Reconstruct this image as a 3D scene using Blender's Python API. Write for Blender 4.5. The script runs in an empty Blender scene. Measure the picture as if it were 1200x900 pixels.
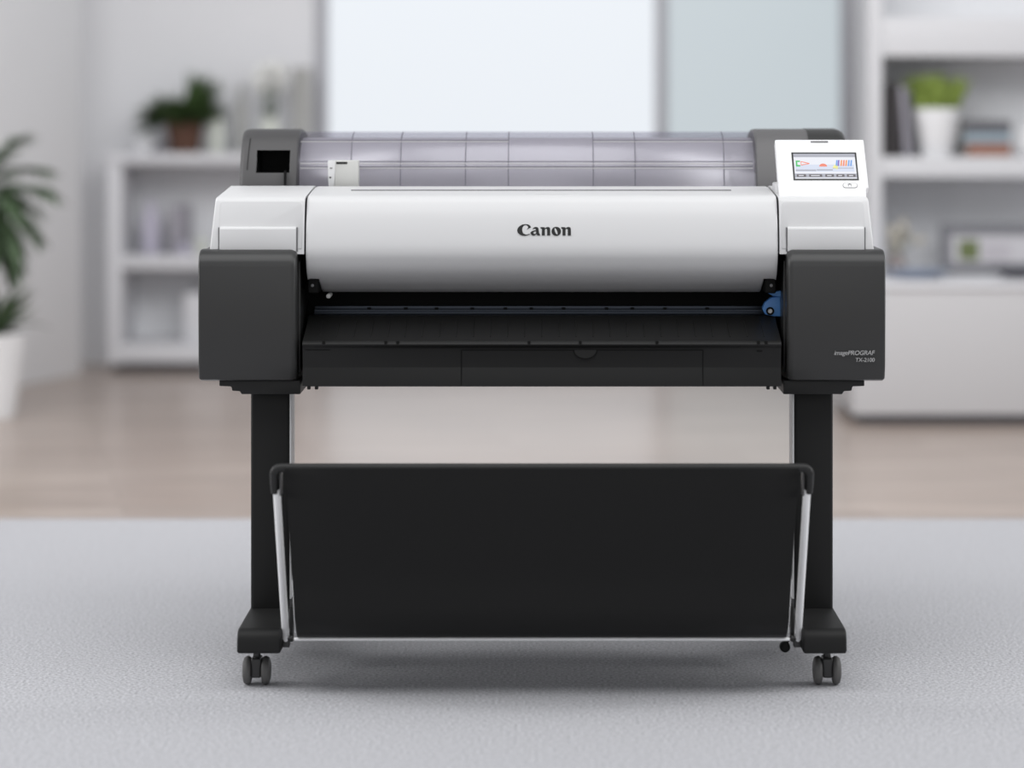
import bpy, bmesh, math, random
from mathutils import Vector, Matrix

# ------------------------------------------------------------------ camera, light, exposure
S = bpy.context.scene
COL = S.collection
FPX = 3122.0            # focal length in pixels of the 1200 px wide frame
CAM_H = 1.0655
CX, HY = 635.0, 130.0   # pixel of the principal ray (level camera with lens shift)

cd = bpy.data.cameras.new('camera')
cam = bpy.data.objects.new('camera', cd)
COL.objects.link(cam)
cam.location = (0, -5, CAM_H)
cam.rotation_euler = (math.pi / 2, 0, 0)
cd.sensor_width = 36.0
cd.sensor_fit = 'HORIZONTAL'
cd.lens = FPX / 1200 * 36
cd.shift_x = (600 - CX) / 1200
cd.shift_y = (HY - 450) / 1200
cd.clip_end = 60
cd.dof.use_dof = True
cd.dof.focus_distance = 5.09
cd.dof.aperture_fstop = cd.lens / 1000 / 0.064
S.camera = cam

W = bpy.data.worlds.new('world')
S.world = W
W.use_nodes = True
W.node_tree.nodes['Background'].inputs[0].default_value = (0.95, 0.97, 1.0, 1)
W.node_tree.nodes['Background'].inputs[1].default_value = 0.44


def area(name, loc, target, sx, sy, power, color=(1, 1, 1)):
    l = bpy.data.lights.new(name, 'AREA')
    l.shape = 'RECTANGLE'
    l.size, l.size_y = sx, sy
    l.energy = power
    l.color = color
    o = bpy.data.objects.new(name, l)
    COL.objects.link(o)
    o.location = loc
    o.rotation_euler = (Vector(target) - Vector(loc)).to_track_quat('-Z', 'Y').to_euler()
    return o


area('ceiling_softbox', (0, -1.25, 3.3), (0, 0.0, 0.6), 6.0, 2.6, 98)
area('front_fill', (0, -6.2, 1.9), (0, 0, 0.3), 6.0, 2.2, 28)  # added fill from behind the camera, lightens the shadow under the printer
for sx in (-1, 1):
    area('side_strip', (sx * 2.6, 0.1, 1.5), (0, 0.1, 0.7), 0.5, 2.0, 24)
area('rear_fill', (0, 1.9, 2.7), (0, 5.0, 0.5), 5.0, 1.4, 78)  # added fill light aimed at the background wall and shelves

S.view_settings.view_transform = 'Standard'
S.view_settings.look = 'None'
S.view_settings.gamma = 1
S.view_settings.use_curve_mapping = False
S.view_settings.exposure = 0.0


# ------------------------------------------------------------------ helpers
def at(px, py, Y):
    """point at depth Y seen at pixel (px, py)"""
    d = Y + 5
    return Vector(((px - CX) * d / FPX, Y, CAM_H - (py - HY) * d / FPX))


def srgb(r, g, b):
    f = lambda c: c / 12.92 if c <= 0.04045 else ((c + 0.055) / 1.055) ** 2.4
    return (f(r / 255), f(g / 255), f(b / 255), 1)


def mat(name, col, rough=0.5, metal=0.0, spec=0.5, bump=0.0, bscale=300, vary=0.0):
    m = bpy.data.materials.new(name)
    m.use_nodes = True
    nt = m.node_tree
    b = nt.nodes['Principled BSDF']
    b.inputs['Base Color'].default_value = col
    b.inputs['Roughness'].default_value = rough
    b.inputs['Metallic'].default_value = metal
    b.inputs['Specular IOR Level'].default_value = spec
    if bump or vary:
        tc = nt.nodes.new('ShaderNodeTexCoord')
        n = nt.nodes.new('ShaderNodeTexNoise')
        n.inputs['Scale'].default_value = bscale
        n.inputs['Detail'].default_value = 4
        nt.links.new(tc.outputs['Object'], n.inputs['Vector'])
        if bump:
            bp = nt.nodes.new('ShaderNodeBump')
            bp.inputs['Strength'].default_value = bump
            bp.inputs['Distance'].default_value = 0.001
            nt.links.new(n.outputs['Fac'], bp.inputs['Height'])
            nt.links.new(bp.outputs['Normal'], b.inputs['Normal'])
        if vary:
            r = nt.nodes.new('ShaderNodeMix')
            r.data_type = 'RGBA'
            r.inputs[6].default_value = tuple(c * (1 - vary) for c in col[:3]) + (1,)
            r.inputs[7].default_value = tuple(min(1, c * (1 + vary)) for c in col[:3]) + (1,)
            nt.links.new(n.outputs['Fac'], r.inputs[0])
            nt.links.new(r.outputs[2], b.inputs['Base Color'])
    return m


def emit(name, col, strength=1.0):
    m = bpy.data.materials.new(name)
    m.use_nodes = True
    b = m.node_tree.nodes['Principled BSDF']
    b.inputs['Base Color'].default_value = (0.02, 0.02, 0.02, 1)
    b.inputs['Roughness'].default_value = 0.4
    b.inputs['Emission Color'].default_value = col
    b.inputs['Emission Strength'].default_value = strength
    return m


def glassy(name, tint, gloss=0.12, rough=0.08):
    m = bpy.data.materials.new(name)
    m.use_nodes = True
    nt = m.node_tree
    nt.nodes.remove(nt.nodes['Principled BSDF'])
    out = nt.nodes['Material Output']
    t = nt.nodes.new('ShaderNodeBsdfTransparent')
    t.inputs[0].default_value = tint
    g = nt.nodes.new('ShaderNodeBsdfGlossy')
    g.inputs['Roughness'].default_value = rough
    g.inputs[0].default_value = (0.9, 0.9, 0.95, 1)
    mx = nt.nodes.new('ShaderNodeMixShader')
    mx.inputs[0].default_value = gloss
    nt.links.new(t.outputs[0], mx.inputs[1])
    nt.links.new(g.outputs[0], mx.inputs[2])
    nt.links.new(mx.outputs[0], out.inputs[0])
    return m


def bevel(bm, w, seg=3, ang=30):
    bmesh.ops.recalc_face_normals(bm, faces=bm.faces)
    bm.normal_update()
    es = [e for e in bm.edges if len(e.link_faces) == 2 and e.calc_face_angle(0) > math.radians(ang)]
    bmesh.ops.bevel(bm, geom=es, offset=w, segments=seg, profile=0.5, affect='EDGES', clamp_overlap=True)


def box_into(bm, x0, x1, y0, y1, z0, z1):
    c = [bm.verts.new((x, y, z)) for x in (x0, x1) for y in (y0, y1) for z in (z0, z1)]
    for f in ((0, 1, 3, 2), (4, 6, 7, 5), (0, 4, 5, 1), (2, 3, 7, 6), (0, 2, 6, 4), (1, 5, 7, 3)):
        bm.faces.new([c[i] for i in f])


def box(x0, x1, y0, y1, z0, z1, bv=0.0, seg=3):
    bm = bmesh.new()
    box_into(bm, min(x0, x1), max(x0, x1), y0, y1, z0, z1)
    if bv:
        bevel(bm, bv, seg)
    return bm


def prism(poly, a, b, axis='x', bv=0.0, seg=3, ang=30):
    """extrude a 2D polygon along an axis: x -> (y,z) points, y -> (x,z), z -> (x,y)"""
    bm = bmesh.new()
    def P(p, t):
        return {'x': (t, p[0], p[1]), 'y': (p[0], t, p[1]), 'z': (p[0], p[1], t)}[axis]
    A = [bm.verts.new(P(p, a)) for p in poly]
    B = [bm.verts.new(P(p, b)) for p in poly]
    n = len(poly)
    bm.faces.new(A)
    bm.faces.new(B[::-1])
    for i in range(n):
        bm.faces.new((A[i], B[i], B[(i + 1) % n], A[(i + 1) % n]))
    bmesh.ops.recalc_face_normals(bm, faces=bm.faces)
    if bv:
        bevel(bm, bv, seg, ang)
    return bm


def tube_into(bm, pts, r, n=12, caps=True):
    pts = [Vector(p) for p in pts]
    rings = []
    up = None
    for i, p in enumerate(pts):
        d = (pts[min(i + 1, len(pts) - 1)] - pts[max(i - 1, 0)]).normalized()
        if up is None:
            up = Vector((0, 0, 1)) if abs(d.z) < 0.9 else Vector((0, 1, 0))
        u = d.cross(up).normalized()
        v = u.cross(d).normalized()
        up = v
        rr = r[i] if isinstance(r, (list, tuple)) else r
        rings.append([bm.verts.new(p + u * rr * math.cos(k * 2 * math.pi / n) + v * rr * math.sin(k * 2 * math.pi / n)) for k in range(n)])
    for a, b in zip(rings, rings[1:]):
        for k in range(n):
            bm.faces.new((a[k], a[(k + 1) % n], b[(k + 1) % n], b[k]))
    if caps:
        bm.faces.new(rings[0][::-1])
        bm.faces.new(rings[-1])


def tube(pts, r, n=12):
    bm = bmesh.new()
    tube_into(bm, pts, r, n)
    bmesh.ops.recalc_face_normals(bm, faces=bm.faces)
    return bm


def lathe(prof, n=32, axis='z', c=(0, 0, 0)):
    """prof: (radius, height); radius 0 at an end closes it"""
    bm = bmesh.new()
    rings = []
    for r, h in prof:
        ring = []
        for k in range(n if r > 1e-6 else 1):
            a = 2 * math.pi * k / n
            p = (r * math.cos(a), r * math.sin(a), h)
            if axis == 'x':
                p = (h, p[0], p[1])
            if axis == 'y':
                p = (p[0], h, p[1])
            ring.append(bm.verts.new(Vector(p) + Vector(c)))
        rings.append(ring)
    for a, b in zip(rings, rings[1:]):
        for k in range(n):
            q = [a[k % len(a)], a[(k + 1) % len(a)], b[(k + 1) % len(b)], b[k % len(b)]]
            q = [v for i, v in enumerate(q) if v not in q[:i]]
            if len(q) > 2:
                bm.faces.new(q)
    bmesh.ops.recalc_face_normals(bm, faces=bm.faces)
    return bm


def sheet(cols, prof, skip=(), off=None):
    """grid: columns x, rows (y, z); off[i] pushes a column inward (along +y)"""
    bm = bmesh.new()
    V = [[bm.verts.new((x, y + (off[i] if off else 0), z - (off[i] * 0.5 if off else 0))) for i, x in enumerate(cols)] for y, z in prof]
    for j in range(len(prof) - 1):
        for i in range(len(cols) - 1):
            if callable(skip) and skip(i, j):
                continue
            bm.faces.new((V[j][i], V[j][i + 1], V[j + 1][i + 1], V[j + 1][i]))
    return bm


def spline(pts, n=6):
    """Catmull-Rom through 2D points"""
    out = []
    P = [pts[0]] + list(pts) + [pts[-1]]
    for i in range(1, len(P) - 2):
        for k in range(n):
            t = k / n
            out.append(tuple(0.5 * (2 * P[i][c] + (P[i + 1][c] - P[i - 1][c]) * t
                       + (2 * P[i - 1][c] - 5 * P[i][c] + 4 * P[i + 1][c] - P[i + 2][c]) * t * t
                       + (3 * P[i][c] - P[i - 1][c] - 3 * P[i + 1][c] + P[i + 2][c]) * t ** 3) for c in range(2)))
    out.append(tuple(pts[-1]))
    return out


def merge(*bms):
    out = bmesh.new()
    for b in bms:
        me = bpy.data.meshes.new('tmp')
        b.to_mesh(me)
        b.free()
        out.from_mesh(me)
        bpy.data.meshes.remove(me)
    return out


def obj(name, bm, m, parent=None, smooth=35, loc=None):
    me = bpy.data.meshes.new(name)
    bm.normal_update()
    bm.to_mesh(me)
    bm.free()
    for mm in (m if isinstance(m, (list, tuple)) else [m]):
        me.materials.append(mm)
    if smooth and len(me.polygons):
        me.polygons.foreach_set('use_smooth', [True] * len(me.polygons))
        me.set_sharp_from_angle(angle=math.radians(smooth))
    o = bpy.data.objects.new(name, me)
    COL.objects.link(o)
    if parent:
        o.parent = parent
    if loc is not None:
        o.location = loc
    return o


def rebase(o, base):
    """move the object's origin to base without moving the mesh"""
    base = Vector(base)
    o.data.transform(Matrix.Translation(-base))
    o.location = base
    return o


def tag(o, label, cat, group=None):
    o['label'] = label
    o['category'] = cat
    if group:
        o['group'] = group
    return o


def thing(name, label, cat, loc=(0, 0, 0), group=None):
    o = bpy.data.objects.new(name, None)
    COL.objects.link(o)
    o.empty_display_size = 0.1
    o.location = loc
    return tag(o, label, cat, group)


def struct(name, bm, m, smooth=30):
    o = obj(name, bm, m, None, smooth)
    o['kind'] = 'structure'
    return o


def curve_mesh(name, polys, m, parent, thick=0.0004):
    """filled flat shapes (x,y points, inner loops become holes) -> mesh standing in the XZ plane"""
    cu = bpy.data.curves.new(name, 'CURVE')
    cu.dimensions = '2D'
    cu.fill_mode = 'BOTH'
    cu.extrude = thick
    for poly in polys:
        sp = cu.splines.new('POLY')
        sp.points.add(len(poly) - 1)
        for p, q in zip(sp.points, poly):
            p.co = (q[0], q[1], 0, 1)
        sp.use_cyclic_u = True
    t = bpy.data.objects.new('tmp', cu)
    COL.objects.link(t)
    bpy.context.view_layer.update()
    me = bpy.data.meshes.new_from_object(t.evaluated_get(bpy.context.evaluated_depsgraph_get()))
    bpy.data.objects.remove(t)
    me.name = name
    me.materials.clear()
    me.materials.append(m)
    o = bpy.data.objects.new(name, me)
    COL.objects.link(o)
    o.parent = parent
    return o


def text_mesh(name, body, size, m, parent, shear=0.0, spacing=1.0, offset=0.0):
    cu = bpy.data.curves.new(name, 'FONT')
    cu.body = body
    cu.size = size
    cu.shear = shear
    cu.space_character = spacing
    cu.align_x = 'RIGHT'
    cu.extrude = 0.0003
    cu.offset = offset
    t = bpy.data.objects.new('tmp', cu)
    COL.objects.link(t)
    bpy.context.view_layer.update()
    me = bpy.data.meshes.new_from_object(t.evaluated_get(bpy.context.evaluated_depsgraph_get()))
    bpy.data.objects.remove(t)
    me.name = name
    me.materials.clear()
    me.materials.append(m)
    o = bpy.data.objects.new(name, me)
    COL.objects.link(o)
    o.parent = parent
    return o


# ------------------------------------------------------------------ materials
M = {}
M['white'] = mat('white_plastic', srgb(217, 217, 218), 0.38, spec=0.4)
M['white_gloss'] = mat('panel_white', srgb(234, 234, 235), 0.3, spec=0.4)
M['dark'] = mat('charcoal_plastic', srgb(52, 52, 52), 0.33, spec=0.45)
M['dark_mid'] = mat('grey_plastic', srgb(76, 75, 76), 0.45, spec=0.4)
M['black'] = mat('black_plastic', srgb(34, 34, 34), 0.45, spec=0.35)
M['guide'] = mat('black_guide', srgb(33, 33, 33), 0.4, spec=0.25)
M['deep'] = mat('deep_black', srgb(14, 14, 14), 0.7, spec=0.2)
M['steel'] = mat('black_steel', srgb(31, 31, 31), 0.5, spec=0.22)
M['fabric'] = mat('black_fabric', srgb(29, 29, 29), 0.55, spec=0.18, bump=0.1, bscale=1500)
M['alu'] = mat('aluminium', srgb(232, 232, 233), 0.4, metal=0.25)
M['rod'] = mat('silver_paint', srgb(244, 244, 245), 0.35, metal=0.0)
M['rail'] = mat('blue_steel_rail', srgb(58, 64, 74), 0.35, metal=0.6)
M['blue'] = mat('blue_lever', srgb(92, 152, 222), 0.45)
M['logo'] = mat('logo_black', srgb(12, 12, 12), 0.5)
M['model'] = mat('grey_print', srgb(170, 170, 170), 0.5)
M['liner'] = mat('lilac_liner', srgb(190, 188, 193), 0.6)
M['seam'] = mat('seam_grey', srgb(112, 110, 120), 0.5)
M['smoke'] = glassy('smoked_cover', (0.90, 0.895, 0.915, 1), 0.08, 0.3)
M['holder'] = mat('holder_grey', srgb(205, 205, 202), 0.5)
M['rubber'] = mat('caster_rubber', srgb(90, 89, 88), 0.55)
M['gap'] = mat('gap_grey', srgb(120, 120, 122), 0.6)

M['wall'] = mat('wall_paint', srgb(228, 228, 231), 0.85, spec=0.2, vary=0.02, bscale=3)
M['wall_left'] = mat('left_wall_paint', srgb(233, 233, 235), 0.85, spec=0.2, vary=0.02, bscale=3)
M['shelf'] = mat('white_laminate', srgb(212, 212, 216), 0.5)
M['shelf_back'] = mat('grey_backing', srgb(220, 221, 224), 0.7)
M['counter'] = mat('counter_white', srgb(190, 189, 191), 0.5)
M['unit'] = mat('unit_laminate', srgb(200, 200, 203), 0.5)
M['frame'] = mat('window_frame_grey', srgb(168, 168, 174), 0.5)
M['terracotta'] = mat('terracotta', srgb(88, 60, 47), 0.8, vary=0.1, bscale=20)
M['soil'] = mat('soil', srgb(60, 48, 38), 0.95)
M['fern'] = mat('fern_green', srgb(62, 84, 44), 0.6, vary=0.35, bscale=14)
M['palm'] = mat('palm_green', srgb(74, 94, 66), 0.6, vary=0.25, bscale=10)
M['grass'] = mat('grass_green', srgb(136, 156, 74), 0.6, vary=0.3, bscale=30)
M['pot'] = mat('white_ceramic', srgb(228, 228, 230), 0.4)
M['book_black'] = mat('book_black', srgb(56, 52, 54), 0.6)
M['book_grey'] = mat('book_grey', srgb(150, 147, 156), 0.6)
M['book_slate'] = mat('book_slate', srgb(92, 92, 98), 0.6)
M['book_blue'] = mat('book_blue', srgb(142, 156, 166), 0.6)
M['book_brown'] = mat('book_brown', srgb(146, 106, 92), 0.6)
M['paper'] = mat('paper', srgb(222, 220, 214), 0.8)
M['photo_frame'] = mat('photo_frame_grey', srgb(104, 104, 110), 0.5)
M['mat_board'] = mat('mat_board', srgb(188, 186, 190), 0.7)
M['pic_green'] = mat('picture_green', srgb(96, 106, 66), 0.7, vary=0.3, bscale=25)
M['pic_grey'] = mat('picture_grey', srgb(176, 172, 178), 0.7)
M['dish'] = mat('blue_grey_dish', srgb(150, 160, 178), 0.4)
M['grey_vase'] = mat('grey_ceramic', srgb(168, 168, 166), 0.6)
M['pale_green'] = mat('pale_green_ceramic', srgb(204, 207, 199), 0.6)
M['lilac'] = mat('lilac_plastic', srgb(190, 186, 202), 0.5)
M['pale_flower'] = mat('pale_flower', srgb(216, 210, 198), 0.7)
M['taupe'] = mat('taupe_ceramic', srgb(150, 140, 138), 0.6)


def wood_material():
    m = bpy.data.materials.new('wood_floor')
    m.use_nodes = True
    nt = m.node_tree
    b = nt.nodes['Principled BSDF']
    tc = nt.nodes.new('ShaderNodeTexCoord')
    mp = nt.nodes.new('ShaderNodeMapping')
    mp.inputs['Rotation'].default_value = (0, 0, math.radians(-12))
    nt.links.new(tc.outputs['Object'], mp.inputs['Vector'])
    br = nt.nodes.new('ShaderNodeTexBrick')
    br.inputs['Scale'].default_value = 1.0
    br.inputs['Brick Width'].default_value = 1.3
    br.inputs['Row Height'].default_value = 0.16
    br.inputs['Mortar Size'].default_value = 0.002
    br.inputs['Color1'].default_value = srgb(164, 148, 138)
    br.inputs['Color2'].default_value = srgb(177, 162, 152)
    br.inputs['Mortar'].default_value = srgb(128, 112, 102)
    nt.links.new(mp.outputs[0], br.inputs['Vector'])
    mp2 = nt.nodes.new('ShaderNodeMapping')
    mp2.inputs['Rotation'].default_value = (0, 0, math.radians(-12))
    mp2.inputs['Scale'].default_value = (0.7, 7, 1)
    nt.links.new(tc.outputs['Object'], mp2.inputs['Vector'])
    n = nt.nodes.new('ShaderNodeTexNoise')
    n.inputs['Scale'].default_value = 2.2
    n.inputs['Detail'].default_value = 6
    nt.links.new(mp2.outputs[0], n.inputs['Vector'])
    mx = nt.nodes.new('ShaderNodeMix')
    mx.data_type = 'RGBA'
    mx.blend_type = 'OVERLAY'
    mx.inputs[0].default_value = 0.45
    nt.links.new(br.outputs['Color'], mx.inputs[6])
    nt.links.new(n.outputs['Fac'], mx.inputs[7])
    nt.links.new(mx.outputs[2], b.inputs['Base Color'])
    b.inputs['Roughness'].default_value = 0.28
    b.inputs['Specular IOR Level'].default_value = 0.75
    return m


def carpet_material():
    m = bpy.data.materials.new('grey_carpet')
    m.use_nodes = True
    nt = m.node_tree
    b = nt.nodes['Principled BSDF']
    tc = nt.nodes.new('ShaderNodeTexCoord')
    n = nt.nodes.new('ShaderNodeTexNoise')
    n.inputs['Scale'].default_value = 165
    n.inputs['Detail'].default_value = 3
    n.inputs['Roughness'].default_value = 0.7
    nt.links.new(tc.outputs['Object'], n.inputs['Vector'])
    r = nt.nodes.new('ShaderNodeValToRGB')
    r.color_ramp.elements[0].position = 0.36
    r.color_ramp.elements[0].color = srgb(155, 155, 159)
    r.color_ramp.elements[1].position = 0.64
    r.color_ramp.elements[1].color = srgb(205, 205, 209)
    nt.links.new(n.outputs['Fac'], r.inputs[0])
    nt.links.new(r.outputs[0], b.inputs['Base Color'])
    bp = nt.nodes.new('ShaderNodeBump')
    bp.inputs['Strength'].default_value = 0.5
    bp.inputs['Distance'].default_value = 0.003
    nt.links.new(n.outputs['Fac'], bp.inputs['Height'])
    nt.links.new(bp.outputs['Normal'], b.inputs['Normal'])
    b.inputs['Roughness'].default_value = 0.95
    b.inputs['Specular IOR Level'].default_value = 0.15
    return m


def blind_material():
    """frosted daylight pane with faint horizontal blind lines"""
    m = emit('blind_pane', srgb(200, 210, 214), 1.0)
    nt = m.node_tree
    b = nt.nodes['Principled BSDF']
    tc = nt.nodes.new('ShaderNodeTexCoord')
    w = nt.nodes.new('ShaderNodeTexWave')
    w.bands_direction = 'Z'
    w.inputs['Scale'].default_value = 9
    nt.links.new(tc.outputs['Object'], w.inputs['Vector'])
    r = nt.nodes.new('ShaderNodeMix')
    r.data_type = 'RGBA'
    r.inputs[6].default_value = srgb(186, 196, 201)
    r.inputs[7].default_value = srgb(198, 207, 212)
    nt.links.new(w.outputs['Fac'], r.inputs[0])
    nt.links.new(r.outputs[2], b.inputs['Emission Color'])
    return m


M['wood'] = wood_material()
M['carpet'] = carpet_material()
M['pane'] = emit('daylight_pane', srgb(229, 234, 240), 1.0)
M['blind'] = blind_material()

# ------------------------------------------------------------------ the room
BY = 6.3     # back wall plane
struct('floor', box(-6, 6, -8, 6.5, -0.10, -0.006), M['wood'], 0)
tag(obj('carpet', box(-3.05, 3.05, -2.6, 1.96, -0.006, 0.0, 0.002, 1), M['carpet']),
    'pale grey low-pile carpet under the printer, ending at the wood floor', 'carpet')

kx = (BY + 5) / FPX
wx = [(p - CX) * kx for p in (370, 384, 768, 782, 985, 1000)]
WZ0, WZ1 = 0.10, 2.3
bw = merge(box(-3.2, wx[0], BY, BY + 0.12, -0.006, 2.6), box(wx[5], 4.2, BY, BY + 0.12, -0.006, 2.6),
           box(wx[0], wx[5], BY, BY + 0.12, -0.006, WZ0), box(wx[0], wx[5], BY, BY + 0.12, WZ1, 2.6))
struct('wall_back', bw, M['wall'], 0)
wn = struct('window_1', merge(box(wx[0], wx[1], BY - 0.02, BY + 0.08, WZ0, WZ1, 0.004), box(wx[2], wx[3], BY - 0.02, BY + 0.08, WZ0, WZ1, 0.004),
            box(wx[4], wx[5], BY - 0.02, BY + 0.08, WZ0, WZ1, 0.004),
            box(wx[1], wx[2], BY - 0.02, BY + 0.08, WZ0, WZ0 + 0.05), box(wx[3], wx[4], BY - 0.02, BY + 0.08, WZ0, WZ0 + 0.05),
            box(wx[1], wx[2], BY - 0.02, BY + 0.08, WZ1 - 0.05, WZ1), box(wx[3], wx[4], BY - 0.02, BY + 0.08, WZ1 - 0.05, WZ1)), M['frame'])
obj('pane', box(wx[1], wx[2], BY + 0.03, BY + 0.04, WZ0 + 0.05, WZ1 - 0.05), M['pane'], wn)
obj('pane', box(wx[3], wx[4], BY + 0.03, BY + 0.04, WZ0 + 0.05, WZ1 - 0.05), M['blind'], wn)

# left wall: an angled side wall that stops short of the back wall
e0 = Vector((-1.873, 5.83))
dr = Vector((-0.142, -0.43)).normalized()
e1 = e0 + dr * 9
nn = Vector((-dr.y, dr.x)) * -0.14
if nn.x > 0:
    nn = -nn
struct('wall_left', prism([tuple(e0), tuple(e1), tuple(e1 + nn), tuple(e0 + nn)], -0.006, 2.6, 'z', 0.004, 2), M['wall_left'])


# ------------------------------------------------------------------ the printer
PR = thing('large_format_printer', 'white and charcoal wide-format roll printer on a black wheeled stand with fabric basket', 'printer')


def xs(s, a, b):
    return (s * a, s * b) if s * a < s * b else (s * b, s * a)


# -- core body between the side towers
obj('inner_body', prism([(0.24, 0.56), (0.24, 0.715), (0.27, 0.90), (0.60, 0.90), (0.60, 0.56)], -0.62, 0.62, 'x', 0.004), M['deep'], PR)

# -- stand: posts, feet, casters (built left, mirrored for right)
for s in (-1, 1):
    a, b = xs(s, 0.4836, 0.5575)
    p = obj('post', box(a, b, 0.10, 0.20, 0.105, 0.545, 0.006), M['steel'], PR)
    a, b = xs(s, 0.4800, 0.4842)
    obj('post_rail', box(a, b, 0.106, 0.172, 0.13, 0.54, 0.001), M['alu'], p)['label'] = 'silver strip on the inner face'
    a, b = xs(s, 0.4795, 0.5600)
    R = 0.022
    fprof = [(-0.112, 0.069)] + [(-0.110 + R - R * math.cos(t * math.pi / 12), 0.1130 - R + R * math.sin(t * math.pi / 12)) for t in range(7)] + [(0.54, 0.1130), (0.562, 0.095), (0.562, 0.069)]
    fb = prism(fprof, a, b, 'x', 0.005, 3, 50)
    for v in fb.verts:            # inner side narrows between nose and post
        t = max(0, 1 - abs(v.co.y + 0.005) / 0.06)
        if abs(v.co.x) < 0.51:
            v.co.x += s * 0.008 * t
    ft = obj('foot', fb, M['steel'], PR)
    for yc in (-0.05, 0.5):
        cx = s * 0.5296
        cb = merge(box(cx - 0.0095, cx + 0.0095, yc - 0.018, yc + 0.02, 0.015, 0.052, 0.004),
                   tube([(cx, yc, 0.045), (cx, yc, 0.075)], 0.007, 12))
        c = obj('caster', cb, M['dark'], PR)
        for q in (-1, 1):
            w = lathe([(0, -0.008), (0.018, -0.008), (0.0235, -0.0065), (0.0262, -0.003), (0.0264, 0.0005), (0.0235, 0.006), (0.016, 0.0083), (0, 0.0087)],
                      36, 'x', (0, 0, 0))
            if q < 0:
                bmesh.ops.scale(w, vec=(-1, 1, 1), verts=w.verts)
                bmesh.ops.recalc_face_normals(w, faces=w.faces)
            bmesh.ops.translate(w, vec=(cx + q * 0.0172, yc, 0.0264), verts=w.verts)
            obj('wheel', w, M['rubber'], c)
    # stepped mounting bracket under the tower
    L = [(257, 446), (257, 452.5), (271, 453), (272, 458), (281, 458.5), (283, 462), (352, 462), (352, 446)]
    poly = [(s * (CX - px) * 5.04 / FPX, CAM_H - (py - HY) * 5.04 / FPX) for px, py in L]
    obj('mounting_bracket', prism(poly, 0.04, 0.40, 'y', 0.0015, 2), M['black'], PR)
obj('crossbar', box(-0.484, 0.484, 0.13, 0.17, 0.17, 0.25, 0.006), M['steel'], PR)

# -- towers (charcoal ink covers)
for s in (-1, 1):
    prof = [(0.045, 0.8045)] + [(0.032 - 0.032 * math.sin(t * math.pi / 16), 0.8045 - 0.032 + 0.032 * math.cos(t * math.pi / 16)) for t in range(0, 9)] + \
           [(0.0, 0.70), (0.004, 0.585), (0.012, 0.560), (0.03, 0.556), (0.45, 0.556), (0.45, 0.8045)]
    bm = prism(prof, *xs(s, 0.4610, 0.6455), 'x', 0)
    bm.verts.ensure_lookup_table()
    es = [e for e in bm.edges if len(e.link_faces) == 2 and e.calc_face_angle(0) > math.radians(50)
          and abs(abs(e.verts[0].co.x) - abs(e.verts[1].co.x)) < 1e-5 and e.verts[0].co.y < 0.35]
    inner = [e for e in es if abs(e.verts[0].co.x) < 0.5]
    outer = [e for e in es if abs(e.verts[0].co.x) > 0.5]
    bmesh.ops.bevel(bm, geom=outer, offset=0.005, segments=4, profile=0.5, affect='EDGES', clamp_overlap=False)
    inner = [e for e in bm.edges if len(e.link_faces) == 2 and abs(e.verts[0].co.x) < 0.4615 and abs(e.verts[1].co.x) < 0.4615 and e.verts[0].co.y < 0.35 and e.verts[1].co.y < 0.35]
    bmesh.ops.bevel(bm, geom=inner, offset=0.013, segments=5, profile=0.5, affect='EDGES', clamp_overlap=True)
    tw = obj('ink_tank_cover', bm, M['dark'], PR)
    # faint bevel line of the inner corner panel
    a, b = xs(s, 0.4590, 0.4625)
    obj('corner_trim', box(a, b, 0.06, 0.20, 0.57, 0.78, 0.001), M['dark'], tw)

t1 = text_mesh('model_name', 'imagePROGRAF', 0.0119, M['model'], PR, 0.2, 0.93, 0.00008)
t1.rotation_euler = (math.pi / 2, 0, 0)
t1.location = (at(1024.5, 416.0, 0)[0], 0.0003, at(0, 416.0, 0)[2])
t2 = text_mesh('model_number', 'TX-2100', 0.0105, M['model'], PR, 0.1, 0.95, 0.00008)
t2.rotation_euler = (math.pi / 2, 0, 0)
t2.location = (at(1025, 424, 0)[0], 0.0003, at(0, 424, 0)[2])

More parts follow.
